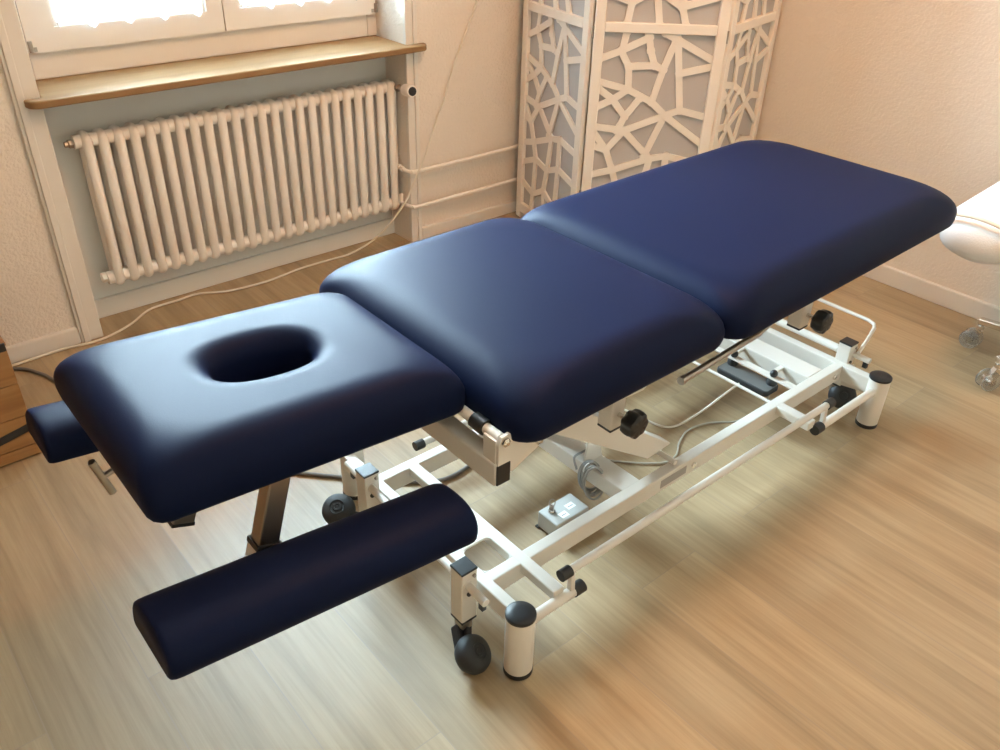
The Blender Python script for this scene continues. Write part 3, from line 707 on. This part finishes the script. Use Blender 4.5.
# ------------------------------------------------------------------ wooden chest on the left
ch = thing('wooden_chest', 'low orange-brown wooden plank chest at the left edge by the wall', 'chest', (-.1, 2.3, 0))
b = MB(); zs = [.004, .038, .127, .221, .329]
for i in range(4):
    b.box(-.45, .236, 2.073, 2.093, zs[i] + .0012, zs[i + 1] - .0012)
for i in range(4): b.box(.216, .2345, 2.092, 2.50, zs[i] + .0012, zs[i + 1] - .0012)
b.box(-.45, .216, 2.09, 2.10, .004, .32); b.box(-.45, -.43, 2.092, 2.50, .004, .329); b.box(-.45, .2345, 2.482, 2.50, .004, .329)
b.box(-.43, .216, 2.10, 2.482, .0, .012)
b.build('chest_body', 'chest', ch, bevel=.002)
MB().box(-.452, .238, 2.071, 2.502, .329, .341).build('chest_lid', 'chest', ch, bevel=.003)
s = MB().bar((.03, 2.0705, .052), (.232, 2.0705, .094), .006, .020); s.bar((.110, 2.0695, .068), (.140, 2.0695, .075), .008, .026); s.bar((.232, 2.0715, .094), (.2385, 2.0715, .0955), .006, .020)
s.build('strap', 'black', ch, bevel=.002, label='black strap with buckle')
MB().box(.205, .235, 2.066, 2.072, .318, .340).build('latch', 'black', ch, bevel=.002)

# ------------------------------------------------------------------ covered stool at the right edge
sx, sy_ = 2.76, .52
cs = thing('treatment_chair', 'white terry covered chair on chrome castor base at the right edge', 'chair', (sx, sy_, 0))
def seat():
    rings = []
    X0s, X1s, YA, YB = 2.318, 2.955, .635, .885
    hx, hy, cx, cy = (X1s - X0s) / 2, (YB - YA) / 2, (X0s + X1s) / 2, (YA + YB) / 2
    prof = [(.05, 0), (.022, .005), (.006, .018), (0, .04), (.004, .066), (.018, .09), (.045, .106), (.07, .112)]
    rnd = random.Random(3)
    for ins, zz in prof:
        ring = rrect(hx - ins, hy - ins, [max(.02, .10 - ins), max(.02, .13 - ins), max(.02, .13 - ins), max(.02, .10 - ins)], 14)
        rings.append([(a + cx, b + cy, zz) for a, b in ring])
    base = rings[-1]
    for s in (.8, .55, .3, .08): rings.append([((a - cx) * s + cx, (b - cy) * s + cy, .112 + .012 * (1 - s)) for a, b, _ in base])
    m = ring_mesh(rings)
    out = []
    for p in m.v:
        wv = .003 * math.sin(p.x * 38 + p.y * 21) + .002 * math.sin(p.y * 61 - p.x * 17)
        out.append(V((p.x, p.y, p.z + .446 + wv + .06 * (p.x - 2.318))))
    m.v = out; return m
so = seat().build('covered_cushion', 'terry', cs, smooth=60)
he = MB()
he.tube([(2.372 - .040 * math.sin(t), .76 + .1285 * math.cos(t) * (1 - .16 * abs(math.sin(t)) ** 6), .508 + .062 * math.sin(t)) for t in [2 * PI * k / 48 for k in range(48)]], .0055, 8, closed=True)
he.build('elastic_hem', 'elastic', so, smooth=60)
MB().box(2.52, 2.90, .72, .84, .436, .466).build('seat_board', 'vinyl_under', cs, bevel=.004)
MB().lathe([(.045, .10), (.045, .13), (.026, .14), (.026, .30), (.020, .30), (.020, .40)], (sx, sy_, 0), (0, 0, 1), 24).build('column', 'chrome', cs, smooth=40)
MB().bar((sx + .04, sy_ - .02, .418), (sx + .04, .80, .418), .05, .045).build('seat_carrier', 'chrome', cs, bevel=.004)
angs = [math.atan2(.65 - sy_, 2.55 - sx), math.atan2(.80 - sy_, 2.764 - sx)]
R = .26; a0 = (angs[0] + angs[1] + 2 * PI) / 2 if angs[0] < 0 else (angs[0] + angs[1]) / 2
for i, a in enumerate([angs[0], angs[1], angs[1] - 1.25, angs[1] - 2.5, angs[1] - 3.72]):
    rr = (math.hypot(.65 - sy_, 2.55 - sx), math.hypot(.80 - sy_, 2.764 - sx))[i] if i < 2 else .215
    d = V((math.cos(a), math.sin(a), 0)); c = V((sx, sy_, 0))
    if (c + d * rr).x > 2.93: rr = (2.93 - sx) / d.x
    l = MB().bar(c + d * .03 + V((0, 0, .118)), c + d * (rr - .004) + V((0, 0, .100)), .032, .024, taper=.85).build('star_leg', 'chrome', cs, bevel=.005, seg=3)
    e = c + d * (rr - .016)
    fk = MB(); fk.tube([e + V((0, 0, .098)), e + V((0, 0, .072))], .007, 12); fk.tube([e + V((0, 0, .086)), e + V((0, 0, .074))], .0115, 14)
    t = V((-d.y, d.x, 0)); w0 = c + d * rr + V((0, 0, .031))
    fk.bar(e + V((0, 0, .070)), w0, .020, .016, up=t); fk.lathe([(.012, -.022), (.012, .022)], w0, t, 14)
    fk.build('castor_fork', 'chrome', l, smooth=40)
    wm = MB()
    for s in (-1, 1): wm.lathe([(.010, -.007), (.026, -.007), (.031, -.003), (.031, .003), (.026, .007), (.010, .007)], w0 + t * (s * .015), t, 28)
    wm.build('wheel', 'clear', l, smooth=35, label='clear plastic twin wheel')

# ------------------------------------------------------------------ light
W = bpy.data.worlds.new('sky'); S.world = W; W.use_nodes = True
bg = W.node_tree.nodes['Background']; bg.inputs['Color'].default_value = (.68, .86, 1, 1); bg.inputs['Strength'].default_value = 205.0
def area(name, loc, rot, sx, sy, power, col, portal=False):
    l = bpy.data.lights.new(name, 'AREA'); l.shape = 'RECTANGLE'; l.size = sx; l.size_y = sy; l.energy = power; l.color = col
    o = bpy.data.objects.new(name, l); COL.objects.link(o); o.location = loc; o.rotation_euler = rot
    if portal: l.cycles.is_portal = True
    return o
area('window_portal', (1.19, 2.93, 1.45), (-PI / 2, 0, 0), 1.2, 1.35, 1, (1, 1, 1), True)
def lamp(name, loc, power, col, r):
    l = bpy.data.lights.new(name, 'POINT'); l.energy = power; l.color = col; l.shadow_soft_size = r
    o = bpy.data.objects.new(name, l); COL.objects.link(o); o.location = loc; return o
lamp('ceiling_lamp', (1.62, 1.03, 2.36), 50, (1, .38, .07), .16)

vs = S.view_settings
S.display_settings.display_device = 'sRGB'
vs.view_transform = 'Standard'; vs.look = 'None'; vs.exposure = -0.06; vs.gamma = 1.0; vs.use_curve_mapping = False
S.cycles.use_denoising = True
S.cycles.max_bounces = 8
